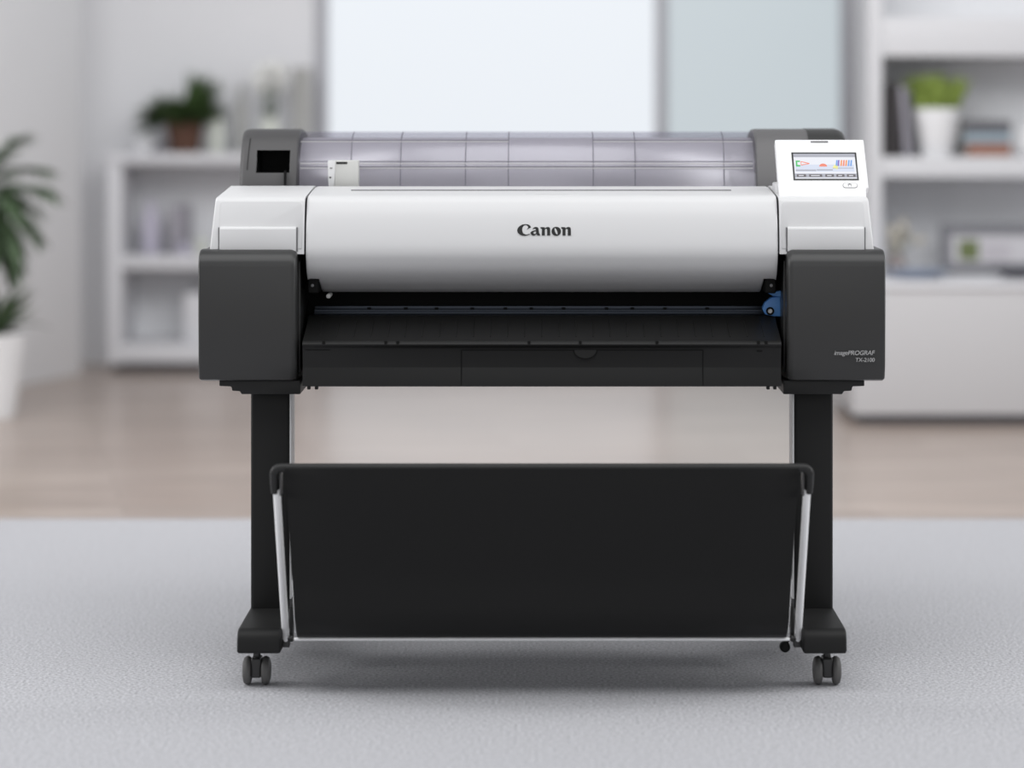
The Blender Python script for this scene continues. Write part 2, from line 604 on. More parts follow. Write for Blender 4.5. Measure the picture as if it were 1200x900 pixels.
# -- white side housings with small inset door
for s in (-1, 1):
    prof = [(0.032, 0.795), (0.044, 0.8935), (0.0475, 0.8990), (0.054, 0.9018), (0.265, 0.9175), (0.29, 0.9160), (0.29, 0.795)]
    bm = prism(prof, *xs(s, 0.4490, 0.630), 'x', 0)
    for v in bm.verts:
        if abs(v.co.x) > 0.6:
            v.co.x = s * (0.6285 - 0.011 * max(0, (v.co.z - 0.805)) / 0.1)
    bm.normal_update()
    ol = [e for e in bm.edges if len(e.link_faces) == 2 and e.calc_face_angle(0) > math.radians(45) and all(abs(v.co.x) > 0.6 and v.co.y < 0.27 for v in e.verts)]
    bmesh.ops.bevel(bm, geom=ol, offset=0.013, segments=4, profile=0.5, affect='EDGES', clamp_overlap=True)
    bm.normal_update()
    es = [e for e in bm.edges if len(e.link_faces) == 2 and e.calc_face_angle(0) > math.radians(45)]
    bmesh.ops.bevel(bm, geom=es, offset=0.0045, segments=4, profile=0.5, affect='EDGES', clamp_overlap=True)
    hs = obj('side_housing', bm, M['white'], PR)
    pf_ = [(s * x, z) for x, z in [(0.4535, 0.8055), (0.4535, 0.887)] + [(0.4615 - 0.008 * math.cos(t), 0.887 + 0.0075 * math.sin(t)) for t in (0.4, 0.8, 1.2, 1.57)]
           + [(0.6015 + 0.008 * math.sin(t), 0.887 + 0.0075 * math.cos(t)) for t in (0, 0.4, 0.8, 1.2, 1.57)] + [(0.6125, 0.8055)]]
    fpn = prism(pf_, 0.0, 0.004, 'y')
    for v in fpn.verts:
        v.co.y += 0.0303 + (v.co.z - 0.795) * 0.1218
    bevel(fpn, 0.0009, 2, 40)
    obj('face_panel', fpn, M['white'], hs)
    a, b = xs(s, 0.4640, 0.6085)
    zt = 0.8465
    dp = [(0.0265, 0.800), (0.0275, zt - 0.004), (0.030, zt), (0.045, zt), (0.045, 0.800)]
    obj('access_door', prism(dp, a, b, 'x', 0.0012, 2), M['white'], hs)
    for xe in (0.4622, 0.6103):
        a, b = xs(s, xe - 0.0012, xe + 0.0012)
        obj('door_gap', prism([(0.0312, 0.80), (0.0322, zt - 0.001), (0.045, zt - 0.001), (0.045, 0.80)], a, b, 'x'), M['gap'], hs)

# -- wide white top cover
cp = [(0.275, 0.9155), (0.25, 0.9165), (0.17, 0.9125), (0.09, 0.9065), (0.066, 0.9035), (0.052, 0.8970), (0.044, 0.8850), (0.036, 0.865), (0.029, 0.835),
      (0.026, 0.805), (0.0315, 0.784), (0.0490, 0.7600), (0.084, 0.7400), (0.130, 0.7240), (0.165, 0.7145)]
cps = spline(cp, 10)
cols = [-0.4460, -0.4448, -0.4425, -0.4390, -0.4245, -0.4215, -0.4150, -0.25, 0, 0.25, 0.4130, 0.4195, 0.4225, 0.4390, 0.4425, 0.4448, 0.4460]
offs = [0.0060, 0.0028, 0.0008] + [0] * 11 + [0.0008, 0.0028, 0.0060]
znotch = 0.746
tc_bm = sheet(cols, cps, lambda i, j: (i < 4 or i > 11) and cps[j][1] < znotch and cps[j][0] < 0.20, offs)
bmesh.ops.delete(tc_bm, geom=[v for v in tc_bm.verts if not v.link_faces], context='VERTS')
bmesh.ops.recalc_face_normals(tc_bm, faces=tc_bm.faces)
TC = obj('top_cover', tc_bm, M['white'], PR, 60)
sm = TC.modifiers.new('thickness', 'SOLIDIFY')
sm.thickness = 0.006
sm.offset = -1 if TC.data.polygons[len(TC.data.polygons) // 2].normal.y < 0 else 1
# slot along the top and the finger lip
obj('top_slot', prism([(0.150, 0.9125), (0.157, 0.9132), (0.157, 0.9098), (0.150, 0.9094)], -0.369, 0.366, 'x'), M['gap'], TC)
fl = [(math.cos(math.pi * k / 16) * 0.050, math.sin(math.pi * k / 16) * 0.010) for k in range(17)]
obj('finger_lip', merge(prism([(x + 0.018, 0.088 - y) for x, y in fl], 0.9042, 0.9067, 'z')), M['white'], TC)
# gap shadows between cover and housings
for s in (-1, 1):
    a, b = xs(s, 0.4445, 0.4500)
    obj('side_seam', prism([(0.05, 0.80), (0.064, 0.8950), (0.075, 0.8995), (0.27, 0.9120), (0.27, 0.80)], a, b, 'x'), M['deep'], PR)

# maker's name on the cover: bold flared letters drawn as outlines
C_ = [(350, 168), (338, 136), (302, 112), (250, 103), (195, 112), (145, 138), (108, 178), (95, 222), (105, 262), (140, 298), (190, 320), (240, 326), (290, 314), (332, 292),
      (325, 284), (290, 299), (252, 300), (215, 284), (193, 250), (186, 210), (194, 165), (220, 132), (252, 120), (282, 132), (300, 160), (292, 182), (272, 212), (300, 192)]
a_ = [(395, 176), (430, 157), (465, 160), (487, 180), (495, 220), (502, 276), (520, 300), (518, 320), (488, 321), (464, 308), (450, 292), (430, 312), (400, 323), (368, 313), (345, 286), (342, 262),
      (365, 240), (400, 226), (438, 219), (441, 203), (426, 191), (402, 196), (380, 204)]
ah = [(393, 262), (414, 248), (443, 240), (446, 270), (432, 291), (408, 290)]
n_ = [(528, 160), (606, 164), (612, 183), (640, 163), (672, 157), (700, 172), (708, 204), (708, 318), (650, 318), (650, 208), (640, 195), (622, 197), (609, 208), (609, 318), (553, 318), (553, 200), (528, 186)]
o_ = [(820 + 88 * math.cos(k * math.pi / 14), 240 + 85 * math.sin(k * math.pi / 14)) for k in range(28)]
oh = []
for k in range(20):
    u, v = 20 * math.cos(k * math.pi / 10), 64 * math.sin(k * math.pi / 10)
    th = math.radians(-20)
    oh.append((816 + u * math.cos(th) - v * math.sin(th), 240 + u * math.sin(th) + v * math.cos(th)))
n2 = [(x + 383, y) for x, y in n_]
sc = 5.02 / FPX / 15.79
polys = [[((x - 588) * sc, (218 - y) * sc) for x, y in P] for P in (C_, a_, ah, n_, o_, oh, n2)]
lg = curve_mesh('maker_logo', polys, M['logo'], TC, 0.0003)
lg['label'] = 'black lettering on the white cover'
zl = at(637.2, 269.8, 0.026)
lg.location = (zl.x, 0.0296, zl.z)
lg.rotation_euler = (math.pi / 2 - math.atan2(0.007, 0.03), 0, 0)

# -- output slot: rails, hinges, lever, guide
obj('paper_rail', merge(box(-0.442, 0.442, 0.185, 0.20, 0.6785, 0.686, 0.001), box(-0.442, 0.442, 0.170, 0.20, 0.670, 0.676, 0.001),
    box(-0.442, 0.442, 0.178, 0.22, 0.676, 0.679)), M['rail'], PR)
random.seed(3)
for k in range(11):
    x = -0.33 + k * 0.064 + random.uniform(-0.012, 0.012)
    obj('rail_roller', box(x - 0.0035, x + 0.0035, 0.180, 0.186, 0.679, 0.6835, 0.001, 2), M['deep'], PR)
gp = [(0.155, 0.660), (0.155, 0.6715), (0.135, 0.6705), (0.120, 0.663), (0.02, 0.6365), (0.006, 0.6330), (0.0, 0.6285), (0.0, 0.6255), (0.006, 0.620), (0.012, 0.583), (0.004, 0.5485),
      (0.02, 0.546), (0.24, 0.546), (0.24, 0.660)]
G = obj('output_guide', prism(gp, -0.4500, 0.4500, 'x', 0.0012, 2, 12), M['guide'], PR)
# ribs on the guide's slope
for k in range(27):
    x = -0.42 + k * 0.0323
    obj('guide_rib', tube([(x, 0.118, 0.6622), (x, 0.03, 0.6388)], 0.0012, 6), M['guide'], G)
# edge notches
for px in (379, 452, 466, 620, 680, 770, 889, 898):
    x = at(px, 0, 0)[0]
    obj('edge_notch', box(x - 0.0025, x + 0.0025, -0.0004, 0.006, 0.6275, 0.6335), M['deep'], G)
# drawer outline with thumb cut-out
dx0, dx1 = at(540.5, 0, 0)[0], at(824, 0, 0)[0]


def face_strip(x0, x1, zt, zb, t=0.0005):
    """thin strip lying on the guide's two front facets"""
    rows = [(0.0065, 0.617), (0.012, 0.583), (0.0045, 0.5505)]
    def y(z):
        for (y0, z0), (y1, z1) in zip(rows, rows[1:]):
            if z0 >= z >= z1:
                return y0 + (y1 - y0) * (z0 - z) / (z0 - z1)
        return rows[0][0] if z > rows[0][1] else rows[-1][0]
    zz = [zt] + [0.583] * (zt > 0.583 > zb) + [zb]
    p = [(y(z) - t, z) for z in zz] + [(y(z) + 0.003, z) for z in reversed(zz)]
    return prism(p, x0, x1, 'x')


zd = at(0, 410.2, 0.005)[2]
dr_ = merge(face_strip(dx0 - 0.0012, dx0 + 0.0012, zd, 0.549), face_strip(dx1 - 0.0012, dx1 + 0.0012, zd, 0.549),
            face_strip(dx0, dx1, zd + 0.0010, zd - 0.0012))
obj('edge_slot', face_strip(-0.445, -0.398, zd + 0.001, zd - 0.0008), M['deep'], G)
obj('drawer_gap', dr_, M['deep'], G)
xc = at(686, 0, 0)[0]
arc = [(xc + 0.0235 * math.cos(a), zd - 0.0180 * math.sin(a)) for a in [k * math.pi / 16 for k in range(17)]]
obj('thumb_cutout', prism(arc, 0.0064, 0.012, 'y'), M['deep'], G)
arc = [(xc + 0.0205 * math.cos(a), zd - 0.0155 * math.sin(a)) for a in [k * math.pi / 16 for k in range(17)]]
obj('thumb_grip', prism(arc, 0.0058, 0.012, 'y'), M['guide'], G)
lb = at(890, 411.5, 0.006)
obj('latch_slot', box(lb.x - 0.005, lb.x + 0.005, 0.0055, 0.010, lb.z - 0.0012, lb.z + 0.0012), M['deep'], G)
for px in (362, 371, 900, 908):      # small feet under the guide
    x = at(px, 0, 0.02)[0]
    obj('guide_foot', box(x - 0.003, x + 0.003, 0.015, 0.03, 0.541, 0.5475, 0.001), M['black'], G)
# hinge blocks in the cover notches
for s, nm in ((-1, 'hinge'), (1, 'hinge')):
    a, b = xs(s, 0.4255, 0.4460)
    h = obj('cover_hinge', box(a, b, 0.075, 0.20, 0.718, 0.756, 0.003), M['deep'], PR)
    for zz in (0.748, 0.733):
        obj('screw', lathe([(0, -0.002), (0.0028, -0.001), (0.0032, 0.001), (0, 0.001)], 12, 'y', (s * 0.437, 0.0745, zz)), M['gap'], h)
p0 = at(385, 347, 0.11)
obj('sensor_light', lathe([(0, -0.003), (0.004, -0.002), (0.0048, 0.0), (0.004, 0.05), (0, 0.05)], 14, 'y', (p0.x, 0.11, p0.z)), M['holder'], PR)
# blue release lever at the right of the slot
q = [(893, 362), (896, 355), (903, 349), (911, 347), (919, 348), (919, 371), (907, 371), (897, 369)]
lv = obj('release_lever', merge(prism([tuple(at(x, y, 0.13).xz) for x, y in q], 0.13, 0.15, 'y', 0.003, 2),
                                prism([tuple(at(x, y, 0.12).xz) for x, y in [(899, 343), (906, 347), (919, 348), (919, 340), (906, 342)]], 0.12, 0.14, 'y', 0.001, 1)), M['blue'], PR)
lv['label'] = 'blue lever'
pp = at(902.5, 364.5, 0.128)
obj('lever_pivot', lathe([(0, -0.004), (0.004, -0.004), (0.0045, 0), (0.0045, 0.01), (0, 0.01)], 16, 'y', (pp.x, 0.128, pp.z)), M['white'], lv)
obj('pivot_ring', lathe([(0.0046, 0.0), (0.0046, -0.002), (0.0078, -0.002), (0.0078, 0.006), (0.0046, 0.006)], 20, 'y', (pp.x, 0.129, pp.z)), M['deep'], lv)

# -- roll unit behind: translucent cover, liner, end caps, holder
rp = spline([(0.320, 0.895), (0.326, 0.94), (0.338, 0.975), (0.358, 1.002), (0.39, 1.017), (0.44, 1.0225), (0.50, 1.018), (0.58, 0.995)], 6)
xl, xr = -0.4900, 0.4300
ip = [(y + 0.035, z - 0.012) for y, z in rp]
obj('roll_liner', sheet([xl, xr], ip), M['liner'], PR)
RC = obj('roll_cover', sheet([xl, xr], rp), M['smoke'], PR)
RC['label'] = 'translucent smoke-grey curved cover'
sm = RC.modifiers.new('thickness', 'SOLIDIFY')
sm.thickness = 0.003
sm.offset = 0
# moulded ridge lines
for px in (412, 470, 546, 596, 695, 744, 848):
    x = at(px, 0, 0.345)[0]
    obj('cover_rib', tube([(x, y - 0.001, z) for y, z in rp[:30]], 0.0011, 6), M['seam'], RC)
def on_cover(z):
    for (y0, z0), (y1, z1) in zip(rp, rp[1:]):
        if z0 <= z <= z1:
            return y0 + (y1 - y0) * (z - z0) / (z1 - z0)
for py, x0, x1, r in ((164.5, 352, 596, 0.0009), (164.5, 695, 882, 0.0009), (189, 352, 882, 0.0009), (195, 352, 882, 0.0011)):
    z = CAM_H - (py - HY) * 5.345 / FPX
    y = on_cover(z)
    obj('cover_step', tube([(at(x0, 0, y)[0], y - 0.002, z), (at(x1, 0, y)[0], y - 0.002, z)], r, 6), M['seam'], RC)
for py, x0, x1 in ((166.2, 352, 596), (166.2, 695, 882), (191.5, 352, 882), (197, 352, 882)):
    z = CAM_H - (py - HY) * 5.345 / FPX
    y = on_cover(z)
    obj('cover_edge_line', tube([(at(x0, 0, y)[0], y - 0.002, z), (at(x1, 0, y)[0], y - 0.002, z)], 0.0007, 6), M['holder'], RC)

# left end cap with a square recess
lp = spline([(0.300, 0.890), (0.310, 0.93), (0.328, 0.975), (0.350, 1.008), (0.372, 1.022), (0.40, 1.0275), (0.48, 1.0275), (0.56, 1.010), (0.60, 0.97)], 4)
hx0, hx1 = at(301, 0, 0.33)[0], at(340, 0, 0.33)[0]
hz0, hz1 = at(0, 202.5, 0.318)[2], at(0, 176, 0.337)[2]
def y_on(prof, z):
    for (y0, z0), (y1, z1) in zip(prof, prof[1:]):
        if z0 <= z <= z1:
            return y0 + (y1 - y0) * (z - z0) / (z1 - z0)
rows = sorted([p for p in lp if p[0] < 0.40] + [(y_on(lp, hz0), hz0), (y_on(lp, hz1), hz1)], key=lambda p: p[1]) + [p for p in lp if p[0] >= 0.40]
xa, xb = -0.6040, -0.4880
lcols = [xa, xa + 0.0015, xa + 0.005, xa + 0.011, hx0, hx1, xb - 0.008, xb - 0.002, xb]
loffs = [0.012, 0.006, 0.002, 0, 0, 0, 0, 0.0015, 0.005]
bm = sheet(lcols, rows, lambda i, j: i == 4 and hz0 - 1e-6 <= rows[j][1] and rows[j + 1][1] <= hz1 + 1e-6 and rows[j][0] < 0.40, loffs)
bm.verts.ensure_lookup_table()
n = len(lcols)
for i in (0, n - 1):     # closed ends
    bm.verts.ensure_lookup_table()
    ring = [bm.verts[j * n + i] for j in range(len(rows))]
    lowb = bm.verts.new((lcols[i], 0.60, 0.890))
    bm.faces.new(ring + [lowb])
bmesh.ops.recalc_face_normals(bm, faces=bm.faces)
LC = obj('roll_end_cap', bm, M['dark_mid'], PR)
rec = bmesh.new()
yb = 0.40
fr = [(hx0, y_on(lp, hz0), hz0), (hx1, y_on(lp, hz0), hz0), (hx1, y_on(lp, hz1), hz1), (hx0, y_on(lp, hz1), hz1)]
A = [rec.verts.new(p) for p in fr]
B = [rec.verts.new((p[0] * 0.995, yb, p[2])) for p in fr]
for i in range(4):
    rec.faces.new((A[i], A[(i + 1) % 4], B[(i + 1) % 4], B[i]))
rec.faces.new(B)
obj('recess', rec, M['deep'], LC)
zs = at(0, 209, 0.31)[2]
xg = at(334.5, 0, 0.31)[0]
obj('cap_slot', box(xg - 0.0018, xg + 0.0018, 0.295, 0.33, 0.895, at(0, 200, 0.31)[2]), M['deep'], LC)
xg = at(293, 0, 0.34)[0]
lo = [(xg - 0.006, y_on(lp, z) - 0.0005, z) for z in (0.945, 0.955)]
obj('cap_groove', tube([(xg - 0.0035 + (z - 0.95) * 0.05, y_on(lp, z) - 0.0002, z) for z in (0.948, 0.96, 0.97, 0.98, 0.99, 1.0, 1.01)], 0.0012, 6), M['black'], LC)

# right end cap and the darker block beside it
xa, xb = 0.4280, 0.5350
rcols = [xa, xa + 0.002, xa + 0.007, xb]
bm = sheet(rcols, lp, (), [0.006, 0.002, 0, 0])
bm.verts.ensure_lookup_table()
n = 4
for i in (0, 3):
    bm.verts.ensure_lookup_table()
    bm.faces.new([bm.verts[j * n + i] for j in range(len(lp))] + [bm.verts.new((rcols[i], 0.60, 0.89))])
bmesh.ops.recalc_face_normals(bm, faces=bm.faces)
RE = obj('roll_end_cap', bm, mat('cap_grey', srgb(100, 99, 100), 0.45), PR)
xa, xb = 0.5350, 0.6130
lq = [(y - 0.002, z + 0.001) for y, z in lp]
bcols = [xa, xb - 0.020, xb - 0.013, xb - 0.007, xb - 0.003, xb - 0.0008, xb]
bm = bmesh.new()
drop = [0, 0, 0.0015, 0.0050, 0.0095, 0.0145, 0.019]
V = [[bm.verts.new((x, y + (drop[i] * 0.4), z - (drop[i] if z > 0.93 else 0))) for i, x in enumerate(bcols)] for y, z in lq]
for j in range(len(lq) - 1):
    for i in range(len(bcols) - 1):
        bm.faces.new((V[j][i], V[j][i + 1], V[j + 1][i + 1], V[j + 1][i]))
for i in (0, len(bcols) - 1):
    bm.faces.new([V[j][i] for j in range(len(lq))] + [bm.verts.new((bcols[i], 0.60, 0.89))])
bmesh.ops.recalc_face_normals(bm, faces=bm.faces)
obj('end_cap_lid', bm, M['dark'], PR)['label'] = 'darker charcoal block at the right end of the roll unit'

# roll holder tab standing in front of the cover
x0, x1, x2 = at(384, 0, 0.295)[0], at(393, 0, 0.295)[0], at(420, 0, 0.295)[0]
z1 = at(0, 188, 0.295)[2]
HD = obj('roll_holder', box(x1 - 0.002, x2, 0.297, 0.325, 0.905, z1, 0.0015), M['holder'], PR)
obj('holder_strip', prism([(x0, z1), (x1, z1), (x1 - 0.003, 0.905), (x0 + 0.002, 0.905)], 0.293, 0.315, 'y', 0.001, 2), M['white'], HD)
for px, py, w, h in ((388, 197, 0.005, 0.0016), (387, 208, 0.0042, 0.003)):
    c = at(px, py, 0.293)
    lm = lathe([(0, -0.0012), (0.5, -0.0012), (0.55, 0.001), (0, 0.001)], 12, 'y')
    bmesh.ops.scale(lm, vec=(w, 1, h), verts=lm.verts)
    bmesh.ops.translate(lm, vec=(c.x, 0.293, c.z), verts=lm.verts)
    obj('holder_mark', lm, M['deep'], HD)
c = at(400.5, 191, 0.297)
obj('holder_slot', box(c.x - 0.011, c.x + 0.011, 0.2962, 0.30, c.z - 0.0022, c.z + 0.0022, 0.0005), M['black'], HD)
# grey core inside at the right, seen through the cover
obj('roll_core', tube([(0.37, 0.43, 0.935), (0.428, 0.43, 0.935)], 0.052, 32), M['seam'], PR)

# -- tilted control panel with screen
hw, hh, th = 0.0861, 0.0745, 0.0200
cpl = prism([(-hw, -hh), (hw - 0.006, -hh), (hw - 0.006, -hh + 0.024), (hw, -hh + 0.028), (hw, hh), (-hw, hh)], -th, 0, 'z', 0.0028, 3)
CPN = obj('control_panel', cpl, M['white_gloss'], PR)
pb, pt = Vector((0, 0.066, 0.8990)), Vector((0, 0.166, 1.0110))
ctr = (pb + pt) / 2
tilt = math.atan2((pt - pb).z, (pt - pb).y)
xc = 0.5 * (at(908, 0, 0.166)[0] + at(1012, 0, 0.166)[0])
CPN.location = (xc, ctr.y, ctr.z)
CPN.rotation_euler = (tilt, 0, 0)
# local frame: x right, y up the panel, z out of it


def plate(x0, x1, y0, y1, z0, z1, bv=0.0):
    return box(x0, x1, y0, y1, z0, z1, bv, 2)


U = 2 * hw / 104.0          # one pixel across
def lx(px): return (px - 960.0) * U
sx0, sx1, sy0, sy1 = -0.0530, 0.0655, -0.0265, 0.0365
obj('screen_bezel', plate(sx0 - 0.0034, sx1 + 0.0034, sy0 - 0.0036, sy1 + 0.0040, -0.004, 0.0008, 0.0006), M['dark'], CPN)
sm_ = [emit('screen_white', srgb(236, 238, 246), 0.95), emit('screen_blue', srgb(214, 222, 240), 0.95), emit('screen_grey', srgb(176, 178, 190), 0.9),
       emit('screen_dark', srgb(98, 92, 96), 0.9), emit('screen_green', srgb(60, 190, 96), 1), emit('screen_red', srgb(236, 128, 104), 1),
       emit('screen_yellow', srgb(240, 236, 140), 1), emit('screen_violet', srgb(128, 100, 190), 1), emit('screen_sky', srgb(110, 160, 225), 1),
       emit('screen_orange', srgb(238, 150, 90), 1)]
sb = bmesh.new()


def spatch(poly, mi, z=0.0012):
    f = sb.faces.new([sb.verts.new((sx0 + u * (sx1 - sx0), sy0 + v * (sy1 - sy0), z)) for u, v in poly])
    f.material_index = mi


def srect(u0, u1, v0, v1, mi, z=0.0012):
    spatch([(u0, v0), (u1, v0), (u1, v1), (u0, v1)], mi, z)


srect(0, 1, 0, 1, 0, 0.0010)
srect(0, 1, 0.86, 1, 2)
srect(0.02, 0.97, 0.28, 0.56, 1)
srect(0, 1, 0.04, 0.20, 2)
srect(0.02, 0.35, 0.30, 0.36, 2, 0.0013)
srect(0.36, 0.62, 0.32, 0.37, 2, 0.0013)
for k, (u0, u1) in enumerate(((0.03, 0.18), (0.23, 0.44), (0.49, 0.63), (0.67, 0.80), (0.84, 0.98))):
    srect(u0, u1, 0.07, 0.17, 3, 0.0014)
    srect(u0 + 0.03, u1 - 0.04, 0.10, 0.13, 0, 0.0016)
srect(0.03, 0.10, 0.48, 0.72, 4, 0.0014)
srect(0.055, 0.10, 0.54, 0.66, 0, 0.0016)
spatch([(0.11, 0.52), (0.25, 0.58), (0.25, 0.62), (0.11, 0.70)], 5, 0.0014)
spatch([(0.12, 0.56), (0.22, 0.59), (0.12, 0.66)], 0, 0.0016)
spatch([(0.47 + 0.065 * math.cos(k * math.pi / 10), 0.48 + 0.12 * math.sin(k * math.pi / 10)) for k in range(11)], 5, 0.0014)
spatch([(0.62, 0.44), (0.70, 0.36), (0.71, 0.52), (0.66, 0.56)], 6, 0.0014)
for u, mi in ((0.67, 8), (0.70, 7), (0.745, 9), (0.785, 5), (0.825, 9), (0.865, 8), (0.905, 8)):
    spatch([(u, 0.50), (u + 0.028, 0.50), (u + 0.045, 0.74), (u + 0.02, 0.74)], mi, 0.0014)
srect(0.62, 0.96, 0.40, 0.43, 2, 0.0014)
obj('screen', sb, sm_, CPN, 0)
# home button and top slot
bb = bmesh.new()
pill = [(0.0125 * 0 + (0.0095 if abs(a) < math.pi / 2 else -0.0095) + 0.0062 * math.cos(a), 0.0068 * math.sin(a)) for a in [k * math.pi / 12 - math.pi / 2 + 1e-4 for k in range(24)]]
pill = [((0.0085 if math.cos(a) > 0 else -0.0085) + 0.0058 * math.cos(a), 0.0064 * math.sin(a)) for a in [k * math.pi / 12 + 0.01 for k in range(24)]]
bm1 = prism([(x + 0.051, y - 0.0430) for x, y in pill], -0.002, 0.0004, 'z')
obj('button_rim', bm1, M['gap'], CPN)
bm1 = prism([(x * 0.93 + 0.051, y * 0.84 - 0.0430) for x, y in pill], -0.002, 0.0011, 'z')
BT = obj('home_button', bm1, M['white_gloss'], CPN)
ic = merge(box(0.047, 0.0478, -0.0458, -0.0410, 0.0008, 0.0014), box(0.0522, 0.0530, -0.0458, -0.0410, 0.0008, 0.0014),
           prism([(0.0458, -0.0413), (0.0500, -0.0388), (0.0542, -0.0413), (0.0536, -0.0406), (0.0500, -0.0396), (0.0464, -0.0406)], 0.0008, 0.0014, 'z'))
obj('button_icon', ic, M['gap'], CPN)
obj('panel_slot', plate(-0.0170, 0.0165, 0.0655, 0.0695, -0.002, 0.0006), M['gap'], CPN)
# hinge foot of the panel
obj('panel_mount', prism([(0.080, 0.893), (0.155, 0.978), (0.180, 0.965), (0.185, 0.905)], xc - 0.080, xc + 0.076, 'x', 0.003), M['white'], PR)
obj('panel_base', box(xc - 0.0885, xc + 0.0815, 0.115, 0.20, 0.896, 0.927, 0.004), M['white'], PR)

# -- basket: bar, side rods, hanging black fabric
zt = at(0, 548.2, -0.25)[2]
zb = at(0, 577, -0.235)[2]
xb_ = 0.4765
path = [(-xb_, -0.234, zb), (-xb_ - 0.001, -0.240, zt - 0.030), (-xb_ - 0.001, -0.2465, zt - 0.012)]
path += [(-xb_ - 0.001 + 0.012 * (1 - math.cos(t)), -0.25, zt - 0.012 + 0.012 * math.sin(t)) for t in (0.3, 0.6, 0.9, 1.2, 1.5)]
path += [(x, -0.25, zt) for x in (-0.44, -0.2, 0, 0.2, 0.44)]
path = path + [(-x, y, z) for x, y, z in reversed(path[:8])]
obj('basket_bar', tube(path, 0.0080, 16), M['black'], PR)
for s in (-1, 1):
    rod = obj('basket_rod', tube([(s * 0.4740, -0.2355, zb + 0.006), (s * 0.4740, -0.2355 + 0.001, zb), (s * 0.4735, -0.068, 0.084)], 0.0070, 16), M['rod'], PR)
    rod['label'] = 'silver support rod'
    obj('rod_foot', box(s * 0.4735 - 0.008, s * 0.4735 + 0.007, -0.076, -0.054, 0.0735, 0.089, 0.002), M['dark'], rod)
    obj('rod_clip', box(s * 0.4660 - 0.0012, s * 0.4660 + 0.0012, -0.252, -0.222, zb - 0.004, zt - 0.010, 0.001), M['dark_mid'], rod)
    obj('rod_pivot', merge(tube([(s * 0.462, -0.062, 0.0960), (s * 0.484, -0.062, 0.0960)], 0.006, 12),
                           box(s * 0.4635 - 0.003, s * 0.4635 + 0.003, -0.075, -0.05, 0.084, 0.150, 0.001)), M['black'], rod)
    a0, a1 = at(CX + s * (CX - 343.5), 680, -0.11), at(CX + s * (CX - 347), 741, -0.085)
    obj('basket_stay', tube([a0, a1], 0.0026, 10), M['rod'], PR)
fp = spline([(-0.2575, 0.4300), (-0.2560, 0.420), (-0.246, 0.370), (-0.224, 0.290), (-0.205, 0.225), (-0.198, 0.185), (-0.192, 0.155), (-0.178, 0.128), (-0.155, 0.1115), (-0.125, 0.1050),
             (-0.06, 0.108), (0.02, 0.125), (0.11, 0.175), (0.20, 0.245), (0.28, 0.325)], 6)
fbm = sheet([-0.4570, -0.3, -0.1, 0.1, 0.3, 0.4570], fp)
for v in fbm.verts:
    v.co.x *= 1 - 0.026 * min(1, max(0, (0.42 - v.co.z) / 0.3))
fa = obj('basket_fabric', fbm, M['fabric'], PR, 60)
sm = fa.modifiers.new('thickness', 'SOLIDIFY')
sm.thickness = 0.0015
obj('bottom_rod', tube([(-0.452, -0.140, 0.1020), (0.452, -0.140, 0.1020)], 0.0028, 10), M['rod'], PR)
obj('rear_rod', tube([(-0.482, 0.285, 0.330), (0.482, 0.285, 0.330)], 0.005, 10), M['steel'], PR)
for s in (-1, 1):
    obj('rear_rod_bracket', box(s * 0.486 - 0.006, s * 0.486 + 0.006, 0.19, 0.295, 0.322, 0.338, 0.002), M['steel'], PR)
for s in (-1, 1):
    obj('rod_arm', tube([(s * 0.4500, -0.140, 0.1020), (s * 0.4640, -0.110, 0.0960), (s * 0.4640, -0.066, 0.0945)], 0.0030, 8), M['black'], PR)
k = at(919.5, 757.5, -0.06)
obj('basket_knob', lathe([(0, -0.012), (0.006, -0.011), (0.0095, -0.007), (0.0098, 0.004), (0.006, 0.008), (0, 0.009)], 20, 'y', (k.x, -0.062, k.z)), M['deep'], PR)
obj('knob_arm', tube([(k.x, -0.058, k.z + 0.004), (k.x + 0.012, -0.066, 0.0915), (0.4700, -0.066, 0.0880)], 0.0030, 8), M['black'], PR)


# ------------------------------------------------------------------ plants
def blade(bm, base, d, length, width, droop, n=6, twist=0.0):
    d = Vector(d).normalized()
    side = d.cross(Vector((0, 0, 1)))
    if side.length < 0.05:
        side = Vector((1, 0, 0))
    side.normalize()
    side = (Matrix.Rotation(twist, 3, d) @ side)
    p = Vector(base)
    L = None
    for i in range(n + 1):
        t = i / n
        w = width * math.sin(math.pi * (0.12 + 0.88 * t)) if i < n else 0.0008
        a, b, c = bm.verts.new(p - side * w), bm.verts.new(p + Vector((0, 0, -w * 0.3))), bm.verts.new(p + side * w)
        if L:
            bm.faces.new((L[0], L[1], b, a))
            bm.faces.new((L[1], L[2], c, b))
        L = (a, b, c)
        d = (d + Vector((0, 0, -droop / n))).normalized()
        p = p + d * (length / n)


def pot_bm(r0, r1, h, wall=0.006):
    return lathe([(0, 0), (r0 - 0.004, 0), (r0, 0.004), (r1, h - 0.004), (r1 - 0.002, h), (r1 - wall, h), (r1 - wall - 0.002, h - 0.02), (0, h - 0.02)], 40)


